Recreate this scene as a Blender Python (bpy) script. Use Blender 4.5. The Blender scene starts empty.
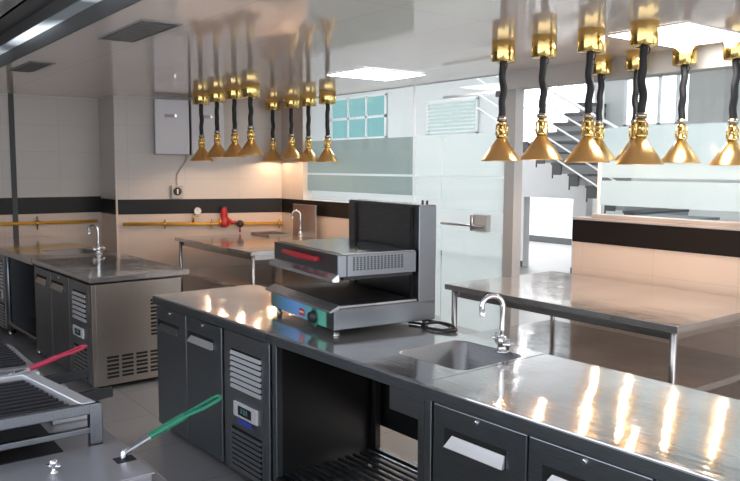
import bpy, bmesh, math, random
from mathutils import Vector, Matrix
random.seed(7)
PI = math.pi
COL = bpy.context.scene.collection

# ------------------------------------------------------------------ materials
def principled(name, base, rough=.5, metal=0., **kw):
    m = bpy.data.materials.new(name); m.use_nodes = True
    b = m.node_tree.nodes['Principled BSDF']
    b.inputs['Base Color'].default_value = (*base, 1)
    b.inputs['Roughness'].default_value = rough
    b.inputs['Metallic'].default_value = metal
    for k, v in kw.items():
        b.inputs[k].default_value = v
    return m
def nn(m, t): return m.node_tree.nodes.new(t)
def ln(m, a, b): m.node_tree.links.new(a, b)
def bsdf(m): return m.node_tree.nodes['Principled BSDF']
def coords(m, scale=(1, 1, 1)):
    tc = nn(m, 'ShaderNodeTexCoord'); mp = nn(m, 'ShaderNodeMapping')
    mp.inputs['Scale'].default_value = scale
    ln(m, tc.outputs['Object'], mp.inputs['Vector']); return mp.outputs['Vector']
def noise(m, scale, vec, detail=3):
    n = nn(m, 'ShaderNodeTexNoise'); n.inputs['Scale'].default_value = scale
    n.inputs['Detail'].default_value = detail
    ln(m, vec, n.inputs['Vector']); return n.outputs['Fac']
def bump(m, fac, strength, dist=.01):
    b = nn(m, 'ShaderNodeBump'); b.inputs['Strength'].default_value = strength
    b.inputs['Distance'].default_value = dist
    ln(m, fac, b.inputs['Height']); ln(m, b.outputs['Normal'], bsdf(m).inputs['Normal']); return b
def vary_color(m, fac, c1, c2, lo=.35, hi=.65):
    r = nn(m, 'ShaderNodeValToRGB')
    r.color_ramp.elements[0].position = lo; r.color_ramp.elements[0].color = (*c1, 1)
    r.color_ramp.elements[1].position = hi; r.color_ramp.elements[1].color = (*c2, 1)
    ln(m, fac, r.inputs['Fac']); ln(m, r.outputs['Color'], bsdf(m).inputs['Base Color'])
def vary_rough(m, fac, a, b):
    r = nn(m, 'ShaderNodeMapRange'); r.inputs['To Min'].default_value = a; r.inputs['To Max'].default_value = b
    ln(m, fac, r.inputs['Value']); ln(m, r.outputs['Result'], bsdf(m).inputs['Roughness'])

def steel(name, c, rough, spread=.05, wav=.0, brush=(3, 60, 60)):
    m = principled(name, c, rough, 1.)
    v = coords(m, brush); f = noise(m, 4, v, 4)
    vary_color(m, f, tuple(x*.9 for x in c), tuple(min(1, x*1.08) for x in c))
    vary_rough(m, f, rough-spread, rough+spread)
    if wav:
        v2 = coords(m); g = noise(m, 2.6, v2, 2); bump(m, g, wav, .02)
    return m
M = {}
M['top'] = steel('worktop_steel', (.60, .605, .615), .075, .02, 0, (1, 1, 1))
M['tabletop'] = steel('table_steel', (.60, .595, .595), .08, .02, 0, (1, 1, 1))
for k in ('top', 'tabletop'):
    m = M[k]; b = bsdf(m)                          # rolled sheet: slow dents plus fine cross-grain ripple
    g1 = noise(m, 1, coords(m, (2.6, 3, 1)), 2); b.inputs['Metallic'].default_value = .78; g2 = noise(m, 1, coords(m, (5, 130, 1)), 1)
    b1 = nn(m, 'ShaderNodeBump'); b1.inputs['Strength'].default_value = 1; b1.inputs['Distance'].default_value = .0032
    b2 = nn(m, 'ShaderNodeBump'); b2.inputs['Strength'].default_value = 1; b2.inputs['Distance'].default_value = .0005
    ln(m, g1, b1.inputs['Height']); ln(m, g2, b2.inputs['Height']); ln(m, b1.outputs['Normal'], b2.inputs['Normal'])
    ln(m, b2.outputs['Normal'], b.inputs['Normal'])
M['front'] = steel('dark_cabinet_steel', (.27, .305, .335), .36, .05, .05)
M['frontlite'] = steel('grey_cabinet_steel', (.35, .385, .415), .34, .05, .05)
M['cooksteel'] = principled('satin_cooking_steel', (.33, .33, .355), .32, .5)
M['traysteel'] = principled('tray_steel', (.55, .55, .57), .35, .5)
M['lip'] = principled('polished_lip_steel', (.60, .62, .65), .2, .9)
M['ventgrey'] = principled('vent_grey', (.26, .25, .245), .6)
M['side'] = steel('brushed_side_steel', (.50, .47, .44), .34, .06, .08)
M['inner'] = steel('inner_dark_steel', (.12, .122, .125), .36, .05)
M['leg'] = steel('leg_steel', (.50, .49, .48), .25, .05)
M['chrome'] = principled('chrome', (.82, .82, .84), .06, 1.)
M['bowl'] = steel('bowl_steel', (.36, .36, .365), .38, .05)
M['slat'] = principled('pressed_louvre_steel', (.62, .64, .66), .35, .3)  # light caught by the upper louvres is put into this pale colour
M['recess'] = principled('bright_recess_steel', (.84, .86, .90), .35, .8)  # on the pull plates the pale colour stands for reflected hall light
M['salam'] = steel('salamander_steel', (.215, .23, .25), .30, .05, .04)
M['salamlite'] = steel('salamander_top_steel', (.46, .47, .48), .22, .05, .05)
M['hoodbright'] = principled('hood_bright_steel', (.8, .83, .86), .2, 1.)
M['hooddark'] = principled('hood_dark_steel', (.10, .10, .10), .5, .2)
M['hoodblue'] = principled('hood_panel_steel', (.74, .83, .97), .4, 0.)
M['brass'] = principled('polished_brass', (.80, .58, .22), .14, 1.)
M['shade'] = principled('copper_gold_shade', (.92, .60, .26), .28, 1.)
M['shadein'] = principled('pale_gold_inside', (.95, .75, .45), .35, 1.)
M['rubber'] = principled('black_rubber', (.012, .012, .014), .55)
M['black'] = principled('black_plastic', (.015, .015, .017), .4)
M['dark'] = principled('dark_slot', (.006, .006, .007), .7)
M['iron'] = principled('cast_iron', (.022, .022, .026), .65, 0., **{'Specular IOR Level': .3})
M['red'] = principled('red_plastic', (.42, .02, .03), .35)
M['redgrip'] = principled('red_vinyl_grip', (.48, .03, .075), .4)
M['green'] = principled('green_vinyl_grip', (.012, .19, .105), .4)
M['white'] = principled('white_plastic', (.78, .79, .80), .4)
M['greybox'] = principled('grey_plastic', (.45, .44, .43), .5)
M['whitebox'] = principled('white_enamel', (.72, .74, .80), .35)
M['blue'] = principled('blue_sticker', (.06, .10, .55), .4)
M['yellow'] = principled('yellow_gas_paint', (.72, .38, .04), .4)
M['band'] = principled('black_tile_band', (.012, .011, .011), .35, 0., **{'Specular IOR Level': .25})
M['film'] = principled('panel_film', (.05, .3, .5), .12)

# control panel foil: blue to green iridescent sheet
m = M['film']; v = coords(m, (1, 1, 1)); sx = nn(m, 'ShaderNodeSeparateXYZ'); ln(m, v, sx.inputs[0])
r = nn(m, 'ShaderNodeValToRGB'); e = r.color_ramp.elements
e[0].position = .06; e[0].color = (.09, .17, .16, 1); e[1].position = .66; e[1].color = (.12, .48, .33, 1)
a = e.new(.20); a.color = (.10, .28, .52, 1); a = e.new(.34); a.color = (.16, .36, .72, 1); a = e.new(.50); a.color = (.12, .44, .48, 1)
ln(m, sx.outputs['X'], r.inputs['Fac']); ln(m, r.outputs['Color'], bsdf(m).inputs['Base Color'])

# tiled walls (large white tiles, faint joints)
def tiled(name, c, mortar, axis, rough=.3, w=.6, h=.3, low=(.70, .585, .50)):
    m = principled(name, c, rough)
    tc = nn(m, 'ShaderNodeTexCoord'); s = nn(m, 'ShaderNodeSeparateXYZ'); cb = nn(m, 'ShaderNodeCombineXYZ')
    ln(m, tc.outputs['Object'], s.inputs[0])
    ln(m, s.outputs[axis], cb.inputs['X']); ln(m, s.outputs['Z' if axis != 'Z' else 'Y'], cb.inputs['Y'])
    b = nn(m, 'ShaderNodeTexBrick'); b.offset = 0
    b.inputs['Scale'].default_value = 1; b.inputs['Brick Width'].default_value = w; b.inputs['Row Height'].default_value = h
    b.inputs['Mortar Size'].default_value = .003; b.inputs['Mortar Smooth'].default_value = .3
    b.inputs['Color1'].default_value = (*c, 1); b.inputs['Color2'].default_value = (*[x*.97 for x in c], 1)
    b.inputs['Mortar'].default_value = (*mortar, 1)
    ln(m, cb.outputs[0], b.inputs['Vector'])
    b2 = nn(m, 'ShaderNodeTexBrick'); b2.offset = 0
    for k in ('Scale', 'Brick Width', 'Row Height', 'Mortar Size', 'Mortar Smooth'): b2.inputs[k].default_value = b.inputs[k].default_value
    b2.inputs['Color1'].default_value = (*low, 1); b2.inputs['Color2'].default_value = (*[x*.97 for x in low], 1); b2.inputs['Mortar'].default_value = (*[x*.88 for x in low], 1)
    ln(m, cb.outputs[0], b2.inputs['Vector'])
    gt = nn(m, 'ShaderNodeMath'); gt.operation = 'GREATER_THAN'; gt.inputs[1].default_value = 1.18
    mx = nn(m, 'ShaderNodeMix'); mx.data_type = 'RGBA'
    ln(m, s.outputs['Z'], gt.inputs[0]); ln(m, gt.outputs[0], mx.inputs['Factor'])
    ln(m, b2.outputs['Color'], mx.inputs[6]); ln(m, b.outputs['Color'], mx.inputs[7])
    ln(m, mx.outputs[2], bsdf(m).inputs['Base Color'])
    return m
M['tileY'] = tiled('wall_tile', (.60, .57, .545), (.50, .475, .455), 'Y')
M['tileX'] = tiled('wall_tile_partition', (.62, .58, .55), (.54, .50, .47), 'X')
M['plain'] = principled('grey_wall_paint', (.42, .41, .40), .6)
M['hallwall'] = principled('hall_wall_paint', (.74, .75, .75), .6)
M['hallgrey'] = principled('hall_grey_paint', (.50, .50, .495), .6)
M['ledge'] = principled('pale_stone_ledge', (.40, .385, .39), .35)
M['frame'] = principled('silver_frame', (.62, .64, .65), .3, .7)
M['tread'] = principled('dark_stair_tread', (.07, .072, .075), .5)
M['treadside'] = principled('stair_edge_grey', (.26, .265, .27), .5)
M['rail'] = principled('white_rail', (.85, .86, .87), .3)
M['cab'] = principled('dark_blue_grey_laminate', (.10, .125, .15), .4)
M['blind'] = principled('white_blind_slat', (.85, .87, .88), .5)

m = principled('floor_tile', (.27, .26, .26), .32); M['floor'] = m
b = nn(m, 'ShaderNodeTexBrick'); b.offset = 0
b.inputs['Scale'].default_value = 1; b.inputs['Brick Width'].default_value = .6; b.inputs['Row Height'].default_value = .6
b.inputs['Mortar Size'].default_value = .003
b.inputs['Color1'].default_value = (.275, .265, .265, 1); b.inputs['Color2'].default_value = (.255, .245, .245, 1); b.inputs['Mortar'].default_value = (.12, .12, .12, 1)
ln(m, coords(m), b.inputs['Vector']); ln(m, b.outputs['Color'], bsdf(m).inputs['Base Color'])

m = principled('ceiling_panel', (.70, .65, .62), .065); M['ceil'] = m
b = nn(m, 'ShaderNodeTexBrick'); b.offset = 0
b.inputs['Scale'].default_value = 1; b.inputs['Brick Width'].default_value = 3.0; b.inputs['Row Height'].default_value = .6
b.inputs['Mortar Size'].default_value = .0025
b.inputs['Color1'].default_value = (.84, .765, .725, 1); b.inputs['Color2'].default_value = (.81, .74, .70, 1); b.inputs['Mortar'].default_value = (.60, .54, .52, 1)
ln(m, coords(m), b.inputs['Vector']); ln(m, b.outputs['Color'], bsdf(m).inputs['Base Color'])
bump(m, noise(m, 1.6, coords(m, (1, 2.2, 1)), 2), .02, .02)
bsdf(m).inputs['Specular IOR Level'].default_value = .6

def emit(name, c, s):
    m = bpy.data.materials.new(name); m.use_nodes = True; t = m.node_tree; t.nodes.clear()
    e = t.nodes.new('ShaderNodeEmission'); o = t.nodes.new('ShaderNodeOutputMaterial')
    e.inputs['Color'].default_value = (*c, 1); e.inputs['Strength'].default_value = s
    t.links.new(e.outputs[0], o.inputs[0]); return m
M['lamp'] = emit('light_diffuser', (1, .96, .92), 11.)
M['bulb'] = emit('heat_bulb', (1, .72, .42), 5.)
M['day'] = emit('daylight_pane', (.95, .98, 1), 2.6)
M['dayteal'] = emit('teal_daylight_pane', (.36, .70, .74), .62)
M['dayblind'] = emit('shaded_pane', (.62, .74, .74), .8)
M['striplight'] = emit('hood_strip_light', (.80, .90, 1), .9)  # bright strip along the hood, drawn with uneven emission
m = M['striplight']; n_ = nn(m, 'ShaderNodeMapRange'); n_.inputs['From Min'].default_value = .35; n_.inputs['From Max'].default_value = .62; n_.inputs['To Min'].default_value = .12; n_.inputs['To Max'].default_value = 1.1
ln(m, noise(m, 1.1, coords(m), 2), n_.inputs['Value']); ln(m, n_.outputs['Result'], [q for q in m.node_tree.nodes if q.type == 'EMISSION'][0].inputs['Strength'])
M['led'] = emit('display_glow', (.25, .6, .6), .12)

def glassmat(name, tint):
    m = bpy.data.materials.new(name); m.use_nodes = True; t = m.node_tree; t.nodes.clear()
    o = t.nodes.new('ShaderNodeOutputMaterial'); mx = t.nodes.new('ShaderNodeMixShader')
    tr = t.nodes.new('ShaderNodeBsdfTransparent'); gl = t.nodes.new('ShaderNodeBsdfGlossy'); fr = t.nodes.new('ShaderNodeLayerWeight')
    pw = t.nodes.new('ShaderNodeMath'); pw.operation = 'POWER'; pw.inputs[1].default_value = 4.
    ma = t.nodes.new('ShaderNodeMath'); ma.operation = 'MULTIPLY_ADD'; ma.inputs[1].default_value = .14; ma.inputs[2].default_value = .03
    tr.inputs['Color'].default_value = (*tint, 1); gl.inputs['Roughness'].default_value = .01
    t.links.new(fr.outputs['Facing'], pw.inputs[0]); t.links.new(pw.outputs[0], ma.inputs[0]); t.links.new(ma.outputs[0], mx.inputs[0])
    t.links.new(tr.outputs[0], mx.inputs[1]); t.links.new(gl.outputs[0], mx.inputs[2]); t.links.new(mx.outputs[0], o.inputs[0])
    return m
def filmmat(name, c, clear):
    m = bpy.data.materials.new(name); m.use_nodes = True; t = m.node_tree; t.nodes.clear()
    o = t.nodes.new('ShaderNodeOutputMaterial'); mx = t.nodes.new('ShaderNodeMixShader'); m2 = t.nodes.new('ShaderNodeMixShader')
    tr = t.nodes.new('ShaderNodeBsdfTransparent'); df = t.nodes.new('ShaderNodeBsdfDiffuse'); tl = t.nodes.new('ShaderNodeBsdfTranslucent')
    for n in (df, tl): n.inputs['Color'].default_value = (*c, 1)
    m2.inputs[0].default_value = .9; mx.inputs[0].default_value = 1-clear
    t.links.new(df.outputs[0], m2.inputs[1]); t.links.new(tl.outputs[0], m2.inputs[2])
    t.links.new(tr.outputs[0], mx.inputs[1]); t.links.new(m2.outputs[0], mx.inputs[2]); t.links.new(mx.outputs[0], o.inputs[0])
    return m
M['glass'] = glassmat('clear_glass', (.955, .98, .975))
M['frost'] = filmmat('frosted_film', (.86, .91, .92), .30)
M['frostgrey'] = filmmat('grey_frosted_film', (.44, .51, .49), .30)
M['frostlite'] = filmmat('light_frosted_film', (.88, .91, .905), .42)

# ------------------------------------------------------------------ mesh builder
class MB:
    def __init__(s): s.bm = bmesh.new(); s.smooth = []
    def _add(s, verts, faces, smooth=False, mat=0):
        vs = [s.bm.verts.new(v) for v in verts]
        for f in faces:
            try:
                fc = s.bm.faces.new([vs[i] for i in f]); fc.smooth = smooth; fc.material_index = mat
            except ValueError: pass
        return s
    def box(s, x0, x1, y0, y1, z0, z1, mat=0):
        v = [(x0,y0,z0),(x1,y0,z0),(x1,y1,z0),(x0,y1,z0),(x0,y0,z1),(x1,y0,z1),(x1,y1,z1),(x0,y1,z1)]
        return s._add(v, [(3,2,1,0),(4,5,6,7),(0,1,5,4),(1,2,6,5),(2,3,7,6),(3,0,4,7)], False, mat)
    def hexa(s, lo, hi, mat=0):      # two quads (4 pts each)
        return s._add(list(lo)+list(hi), [(3,2,1,0),(4,5,6,7),(0,1,5,4),(1,2,6,5),(2,3,7,6),(3,0,4,7)], False, mat)
    def prism(s, pts, z0, z1, mat=0):
        n = len(pts)
        v = [(p[0],p[1],z0) for p in pts]+[(p[0],p[1],z1) for p in pts]
        return s._add(v, [tuple(range(n-1,-1,-1)), tuple(range(n,2*n))]+[(i,(i+1)%n,n+(i+1)%n,n+i) for i in range(n)], False, mat)
    def extrude_x(s, prof, x0, x1, closed=True, mat=0):    # profile of (y,z)
        n = len(prof)
        v = [(x0,p[0],p[1]) for p in prof]+[(x1,p[0],p[1]) for p in prof]
        f = [(i,(i+1)%n,n+(i+1)%n,n+i) for i in range(n if closed else n-1)]
        if closed: f += [tuple(range(n-1,-1,-1)), tuple(range(n,2*n))]
        return s._add(v, f, False, mat)
    def lathe(s, prof, c=(0,0,0), n=24, axis='Z', mat=0, smooth=True):
        v = []; f = []
        for r, h in prof:
            for k in range(n):
                a = 2*PI*k/n; p = (r*math.cos(a), r*math.sin(a), h)
                if axis == 'Y': p = (p[0], h, p[1])
                if axis == 'X': p = (h, p[0], p[1])
                v.append((p[0]+c[0], p[1]+c[1], p[2]+c[2]))
        for i in range(len(prof)-1):
            for k in range(n):
                f.append((i*n+k, i*n+(k+1)%n, (i+1)*n+(k+1)%n, (i+1)*n+k))
        return s._add(v, f, smooth, mat)
    def cyl(s, c, r, h, n=20, axis='Z', mat=0):
        e = min(r, h)*.08
        return s.lathe([(.0001,0),(r-e,0),(r,e),(r,h-e),(r-e,h),(.0001,h)], c, n, axis, mat)
    def tube(s, pts, r, n=10, closed=False, mat=0):
        pts = [Vector(p) for p in pts]; m = len(pts); rings = []; up = None
        for i, p in enumerate(pts):
            if closed: t = (pts[(i+1)%m]-pts[i-1]).normalized()
            else: t = (pts[min(i+1,m-1)]-pts[max(i-1,0)]).normalized()
            if up is None: up = Vector((0,0,1)) if abs(t.z) < .9 else Vector((1,0,0))
            a = t.cross(up).normalized(); up = a.cross(t).normalized()
            rr = r[i] if isinstance(r, (list, tuple)) else r
            rings.append([p+(a*math.cos(2*PI*k/n)+up*math.sin(2*PI*k/n))*rr for k in range(n)])
        v = [q for rg in rings for q in rg]; f = []
        for i in range(m if closed else m-1):
            j = (i+1) % m
            for k in range(n): f.append((i*n+k, i*n+(k+1)%n, j*n+(k+1)%n, j*n+k))
        if not closed: f += [tuple(range(n-1,-1,-1)), tuple((m-1)*n+k for k in range(n))]
        return s._add(v, f, True, mat)
    def sphere(s, c, r, n=14, mat=0):
        return s.lathe([(max(.0001, r*math.sin(PI*i/8)), -r*math.cos(PI*i/8)) for i in range(9)], c, n, 'Z', mat)
    def build(s, name, mat, parent=None, bevel=0., loc=None, rotz=0):
        me = bpy.data.meshes.new(name); bmesh.ops.recalc_face_normals(s.bm, faces=s.bm.faces[:])
        s.bm.to_mesh(me); s.bm.free()
        for mm in (mat if isinstance(mat, (list, tuple)) else [mat]): me.materials.append(M[mm] if isinstance(mm, str) else mm)
        o = bpy.data.objects.new(name, me); COL.objects.link(o)
        if parent: o.parent = parent
        if loc: o.location = loc
        if rotz: o.rotation_euler.z = rotz
        if bevel:
            b = o.modifiers.new('edge', 'BEVEL'); b.width = bevel; b.segments = 2; b.limit_method = 'ANGLE'; b.angle_limit = math.radians(50)
        return o

def thing(name, label, cat, loc=(0,0,0), rotz=0, group=None):
    o = bpy.data.objects.new(name, None); COL.objects.link(o); o.empty_display_size = .1
    o.location = loc; o.rotation_euler.z = rotz; o['label'] = label; o['category'] = cat
    if group: o['group'] = group
    return o
def tag(o, label, cat, group=None):
    o['label'] = label; o['category'] = cat
    if group: o['group'] = group
    return o
def struct(name, mb, mat, parent=None, bevel=0):
    o = mb.build(name, mat, parent, bevel)
    if not parent: o['kind'] = 'structure'
    return o
def rrect(cx, cy, w, h, r, n=6):
    p = []
    for sx, sy, a0 in ((1,1,0),(-1,1,90),(-1,-1,180),(1,-1,270)):
        for i in range(n+1):
            a = math.radians(a0+90*i/n); p.append((cx+sx*(w/2-r)+r*math.cos(a), cy+sy*(h/2-r)+r*math.sin(a)))
    return p
def plate_with_bowl(mb_top, mb_bowl, x0, x1, y0, y1, z, th, hole, depth):
    cx, cy, w, h, r = hole
    inner = rrect(cx, cy, w, h, r, 6)
    outer = []
    for q in inner:                      # walk to the outer rectangle
        dx, dy = q[0]-cx, q[1]-cy; ks = []
        if dx > 1e-9: ks.append((x1-cx)/dx)
        if dx < -1e-9: ks.append((x0-cx)/dx)
        if dy > 1e-9: ks.append((y1-cy)/dy)
        if dy < -1e-9: ks.append((y0-cy)/dy)
        k = min(ks); outer.append([cx+dx*k, cy+dy*k])
    for c in ((x0,y0),(x1,y0),(x1,y1),(x0,y1)):
        i = min(range(len(outer)), key=lambda j: (outer[j][0]-c[0])**2+(outer[j][1]-c[1])**2); outer[i] = list(c)
    n = len(inner)
    v = [(*p, z) for p in outer]+[(*p, z) for p in inner]+[(*p, z-th) for p in outer]+[(*p, z-th) for p in inner]
    f = []
    for i in range(n):
        j = (i+1) % n
        f += [(i, j, n+j, n+i), (2*n+i, 3*n+i, 3*n+j, 2*n+j), (i, 2*n+i, 2*n+j, j), (n+i, n+j, 3*n+j, 3*n+i)]
    mb_top._add(v, f)
    loops = [(0, 0, r), (-.004, -.004, r), (-.012, -depth+.03, r), (-.03, -depth+.006, r), (-.06, -depth, r)]
    rings = [[(*p, z+dz-.001) for p in rrect(cx, cy, w+2*o, h+2*o, rr, 6)] for o, dz, rr in loops]
    vv = [p for rg in rings for p in rg]; ff = []
    for k in range(len(rings)-1):
        for i in range(n): ff.append((k*n+i, k*n+(i+1)%n, (k+1)*n+(i+1)%n, (k+1)*n+i))
    ff.append(tuple((len(rings)-1)*n+i for i in range(n)))
    mb_bowl._add(vv, ff, True)

# ------------------------------------------------------------------ setting
CZ = 2.43
PY = 4.7           # kitchen face of the partition
W0, W1 = (-8.62, 2.885), (-8.02, 4.85)     # back wall line in plan
struct('floor', MB().box(-16, 3.2, -1.3, 15, -.1, 0), 'floor')
struct('ceiling', MB().box(-9.4, 3.0, 1.358, 4.76, CZ, CZ+.12), 'ceil')
struct('wall_left', MB().prism([(-9.15, -1.2), (-9.15, 2.9), (-9.35, 2.9), (-9.35, -1.2)], 0, 2.9), 'tileY')
struct('wall_back', MB().prism([(-9.15, 2.862), (-8.62, 2.862), W0, W1, (-8.25, 4.95), (-9.35, 4.95), (-9.35, 2.862)], 0, 2.9), 'tileY')
struct('wall_front', MB().box(-9.4, -4.6, -1.3, -1.2, 0, 2.9).box(-4.6, 3.0, -1.3, -1.2, 0, .9), 'plain')  # unseen wall, full height only at the far end to cut light there
def off(p, q, d0, d1):          # strip laid on a wall line, d0..d1 proud of it
    v = Vector((q[0]-p[0], q[1]-p[1])).normalized(); nrm = Vector((v.y, -v.x))
    return [(p[0]+nrm.x*d0, p[1]+nrm.y*d0), (q[0]+nrm.x*d0, q[1]+nrm.y*d0), (q[0]+nrm.x*d1, q[1]+nrm.y*d1), (p[0]+nrm.x*d1, p[1]+nrm.y*d1)]
BZ0, BZ1 = 1.092, 1.262
struct('trim_1', MB().prism(off((-9.15, -1.19), (-9.15, 2.86), .0, .006), BZ0+.005, BZ1+.022), 'band')
struct('trim_2', MB().prism([(-9.148, 2.862), (-9.148, 2.856), (-8.622, 2.856), (-8.622, 2.862)], BZ0, BZ1), 'band')
struct('trim_3', MB().prism(off(W0, (-8.07, 4.695), .0, .006), BZ0, BZ1), 'band')
struct('trim_4', MB().box(-9.15, -9.138, 1.885, 1.94, 0, CZ), 'tread')
# partition: half walls, ledges, header
struct('wall_partition_left', MB().box(-8.07, -5.64, PY, PY+.12, 0, 1.262), 'tileX')
struct('wall_partition_end', MB().box(-8.07, -7.575, PY, PY+.12, 1.262, CZ), 'tileX')
struct('trim_5', MB().box(-8.06, -5.64, PY-.006, PY, BZ0, BZ1-.002), 'band')
struct('wall_partition_right', MB().box(-3.69, 3.0, PY, PY+.12, 0, 1.257), 'tileX')
struct('trim_6', MB().box(-3.69, 3.0, PY-.006, PY, 1.09, 1.255), 'band')
struct('trim_7', MB().box(-3.69, 3.0, PY-.012, PY+.135, 1.257, 1.275).box(-3.53, 3.0, PY+.0, PY+.13, 1.275, 1.305), 'ledge', bevel=.003)
struct('wall_header', MB().box(-9.35, 3.0, PY+.06, PY+.14, CZ, 3.9).box(-4.43, 3.0, PY, PY+.14, 2.285, CZ), 'hallgrey')  # upper part is unseen, added to block light leaking from the hall
# hall shell
struct('wall_hall', MB().box(-16, -9.05, 9.6, 9.75, 0, 3.9).box(-9.05, -8.55, 9.6, 9.75, 0, 2.0).box(-7.555, -7.3, 9.6, 9.75, 0, 1.17).box(-8.55, -7.3, 9.6, 9.75, 1.17, 2.0), 'hallwall')
struct('wall_hall_right', MB().box(-8.2, 3.0, 10.9, 11.05, 0, 3.9), 'hallwall')
struct('wall_hall_end', MB().box(-16, -5.5, 13.2, 13.3, 0, 3.9), 'hallwall')
struct('wall_hall_left', MB().box(-16.1, -16, 4.8, 13.3, 0, 3.9), 'hallwall')
struct('ceiling_hall', MB().box(-16, 3.0, PY+.14, 13.3, 3.9, 4.0), 'hallwall')
struct('baseboard_hall', MB().box(-16, -5.5, 13.18, 13.2, 0, .14), 'tread')
struct('baseboard_hall_left', MB().box(-16, -8.55, 9.585, 9.6, 0, .1).box(-7.555, -7.3, 9.585, 9.6, 0, .1), 'tread')

def pane(name, x0, x1, z0, z1, y, bands, film='frost', frame=None):
    g = MB().box(x0, x1, y, y+.01, z0, z1).build(name, 'glass'); g['kind'] = 'structure'
    for a, b in bands:
        MB().box(x0+.002, x1-.002, y+.0105, y+.0125, a, b).build('frosted_film', film, g)
    if frame:
        MB().box(*frame).build('frame', 'rail', g)
    return g
FB = [(1.372, 1.553), (1.575, 1.938)]
pane('window_1', -7.57, -5.645, 1.262, 2.425, PY+.05, FB, 'frostgrey')
pane('window_2', -5.635, -5.245, .01, 2.425, PY+.05, [(.25, 1.1)]+FB, 'frostlite', (-5.647, -5.633, PY+.045, PY+.066, .0, 2.425))
pane('window_3', -3.50, 2.9, 1.30, 2.285, PY+.05, FB, 'frost', (-3.512, -3.498, PY+.04, PY+.07, 1.305, 2.285))
struct('trim_9', MB().box(-5.235, -4.43, PY+.045, PY+.066, 2.27, 2.29), 'frame')
pane('window_8', -5.235, -4.44, 2.29, 2.425, PY+.05, [])
d = pane('door_1', -5.235, -4.44, .02, 2.26, PY+.05, [(.2, 1.085), (1.265, 1.553), (1.575, 1.938)], 'frostlite')
MB().box(-4.80, -4.63, PY+.03, PY+.08, 1.09, 1.235).build('lock_case', 'plain', d, .004)
MB().tube([(-5.2, PY+.02, 1.135), (-4.66, PY+.02, 1.135)], .012).cyl((-4.80, PY+.02, 1.09), .018, .14).build('door_handle', 'leg', d)
MB().box(-4.56, -4.42, PY+.03, PY+.08, 2.235, 2.285).build('pivot_fitting', 'tread', d, .004)
MB().box(-4.56, -4.42, PY+.03, PY+.08, .01, .06).build('pivot_fitting', 'frame', d, .004)
struct('trim_8', MB().box(-4.43, -4.32, PY+.02, PY+.12, 0, 2.285), 'plain')
# hall windows
def hallwin(n, x0, x1, z0, z1, y, mat, nx, fr=.05, nz=1):
    w = MB().box(x0, x1, y-.02, y-.01, z0, z1).build('window_%d' % n, mat); w['kind'] = 'structure'
    f = MB()
    for i in range(nx+1):
        x = x0+(x1-x0)*i/nx; f.box(x-fr/2, x+fr/2, y-.05, y-.02, z0, z1)
    for i in range(nz+1):
        z = z0+(z1-z0)*i/nz; f.box(x0-fr/2, x1+fr/2, y-.05, y-.02, z-fr/2, z+fr/2)
    f.build('frame', 'rail', w); return w
hallwin(4, -7.55, -6.32, 2.33, 3.10, 10.9, 'day', 4, .06)
hallwin(5, -14.2, -12.25, 2.25, 3.12, 9.6, 'dayteal', 3, .05, 2)
w = hallwin(6, -10.95, -9.65, 2.25, 2.86, 9.6, 'dayblind', 1)  # louvred reflection in the glass, built as a glowing pane with slats
for i in range(9):
    z = 2.28+i*.067
    MB().hexa([(-10.93, 9.50, z), (-9.67, 9.50, z), (-9.67, 9.545, z+.028), (-10.93, 9.545, z+.028)],
              [(-10.93, 9.50, z+.003), (-9.67, 9.50, z+.003), (-9.67, 9.545, z+.031), (-10.93, 9.545, z+.031)]).build('blind_slat', 'blind', w)
hallwin(7, -11.9, -9.2, 2.2, 3.4, 13.2, 'day', 5, .05)
struct('wall_hall_column', MB().box(-6.30, -5.75, 10.6, 10.9, 2.2, 3.9), 'hallgrey')
def area(name, loc, size, power, color, rot=(0, 0, 0)):
    l = bpy.data.lights.new(name, 'AREA'); l.shape = 'RECTANGLE'; l.size, l.size_y = size; l.energy = power; l.color = color
    o = bpy.data.objects.new(name, l); COL.objects.link(o); o.location = loc; o.rotation_euler = rot; return o

# ------------------------------------------------------------------ hall: ceiling lights added out of view to brighten it
for i, (x, y) in enumerate(((-5.2, 7.2), (-1.6, 7.2), (-8.6, 7.2), (-12.0, 7.2), (-11.4, 11.9))):
    t = thing('ceiling_light', 'long white ceiling light in the hall behind the glass', 'light', (x, y, 3.9), 0, 'hall ceiling lights')
    MB().box(-.65, .65, -.32, .32, -.03, 0).build('housing', 'rail', t)
    MB().box(-.62, .62, -.29, .29, -.036, -.03).build('diffuser', emit('hall_diffuser', (.95, .98, 1), (30., 30., 22., 15., 170.)[i]), t)

# staircase
st = thing('staircase', 'staircase with dark treads and white railings behind the glass door', 'staircase', (0, 0, 0))
for i in range(9):                               # lower flight, descending to the right
    x = -7.70+i*.30; z = 2.03-i*.155
    MB().box(x, x+.30, 8.55, 9.55, z-.155, z-.03).build('stringer_step', 'treadside', st)
    MB().box(x-.02, x+.30, 8.53, 9.57, z-.03, z).build('tread', 'tread', st)
    MB().box(x-.005, x+.005, 8.54, 8.56, z-.22, z-.03).box(x, x+.16, 8.535, 8.55, z-.17, z-.03).build('step_end', 'tread', st)
for i in range(6):                               # upper flight, rising to the right behind
    x = -9.25+i*.22; z = 1.95+i*.155
    MB().box(x, -7.95, 10.35+i*.02, 11.4, z-.155, z-.06).build('riser', 'treadside', st)
    MB().box(x-.04, -7.95, 10.30+i*.02, 11.4, z-.06, z).build('tread', 'tread', st)
r = MB()
for dz in (.0, .22, .44, .66, .9):
    r.tube([(-8.6, 8.52, 2.48+dz+.1), (-6.0, 8.52, 1.14+dz+.1)], .024 if dz > .8 else .014, 8)
r.build('railing', 'rail', st)
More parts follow.
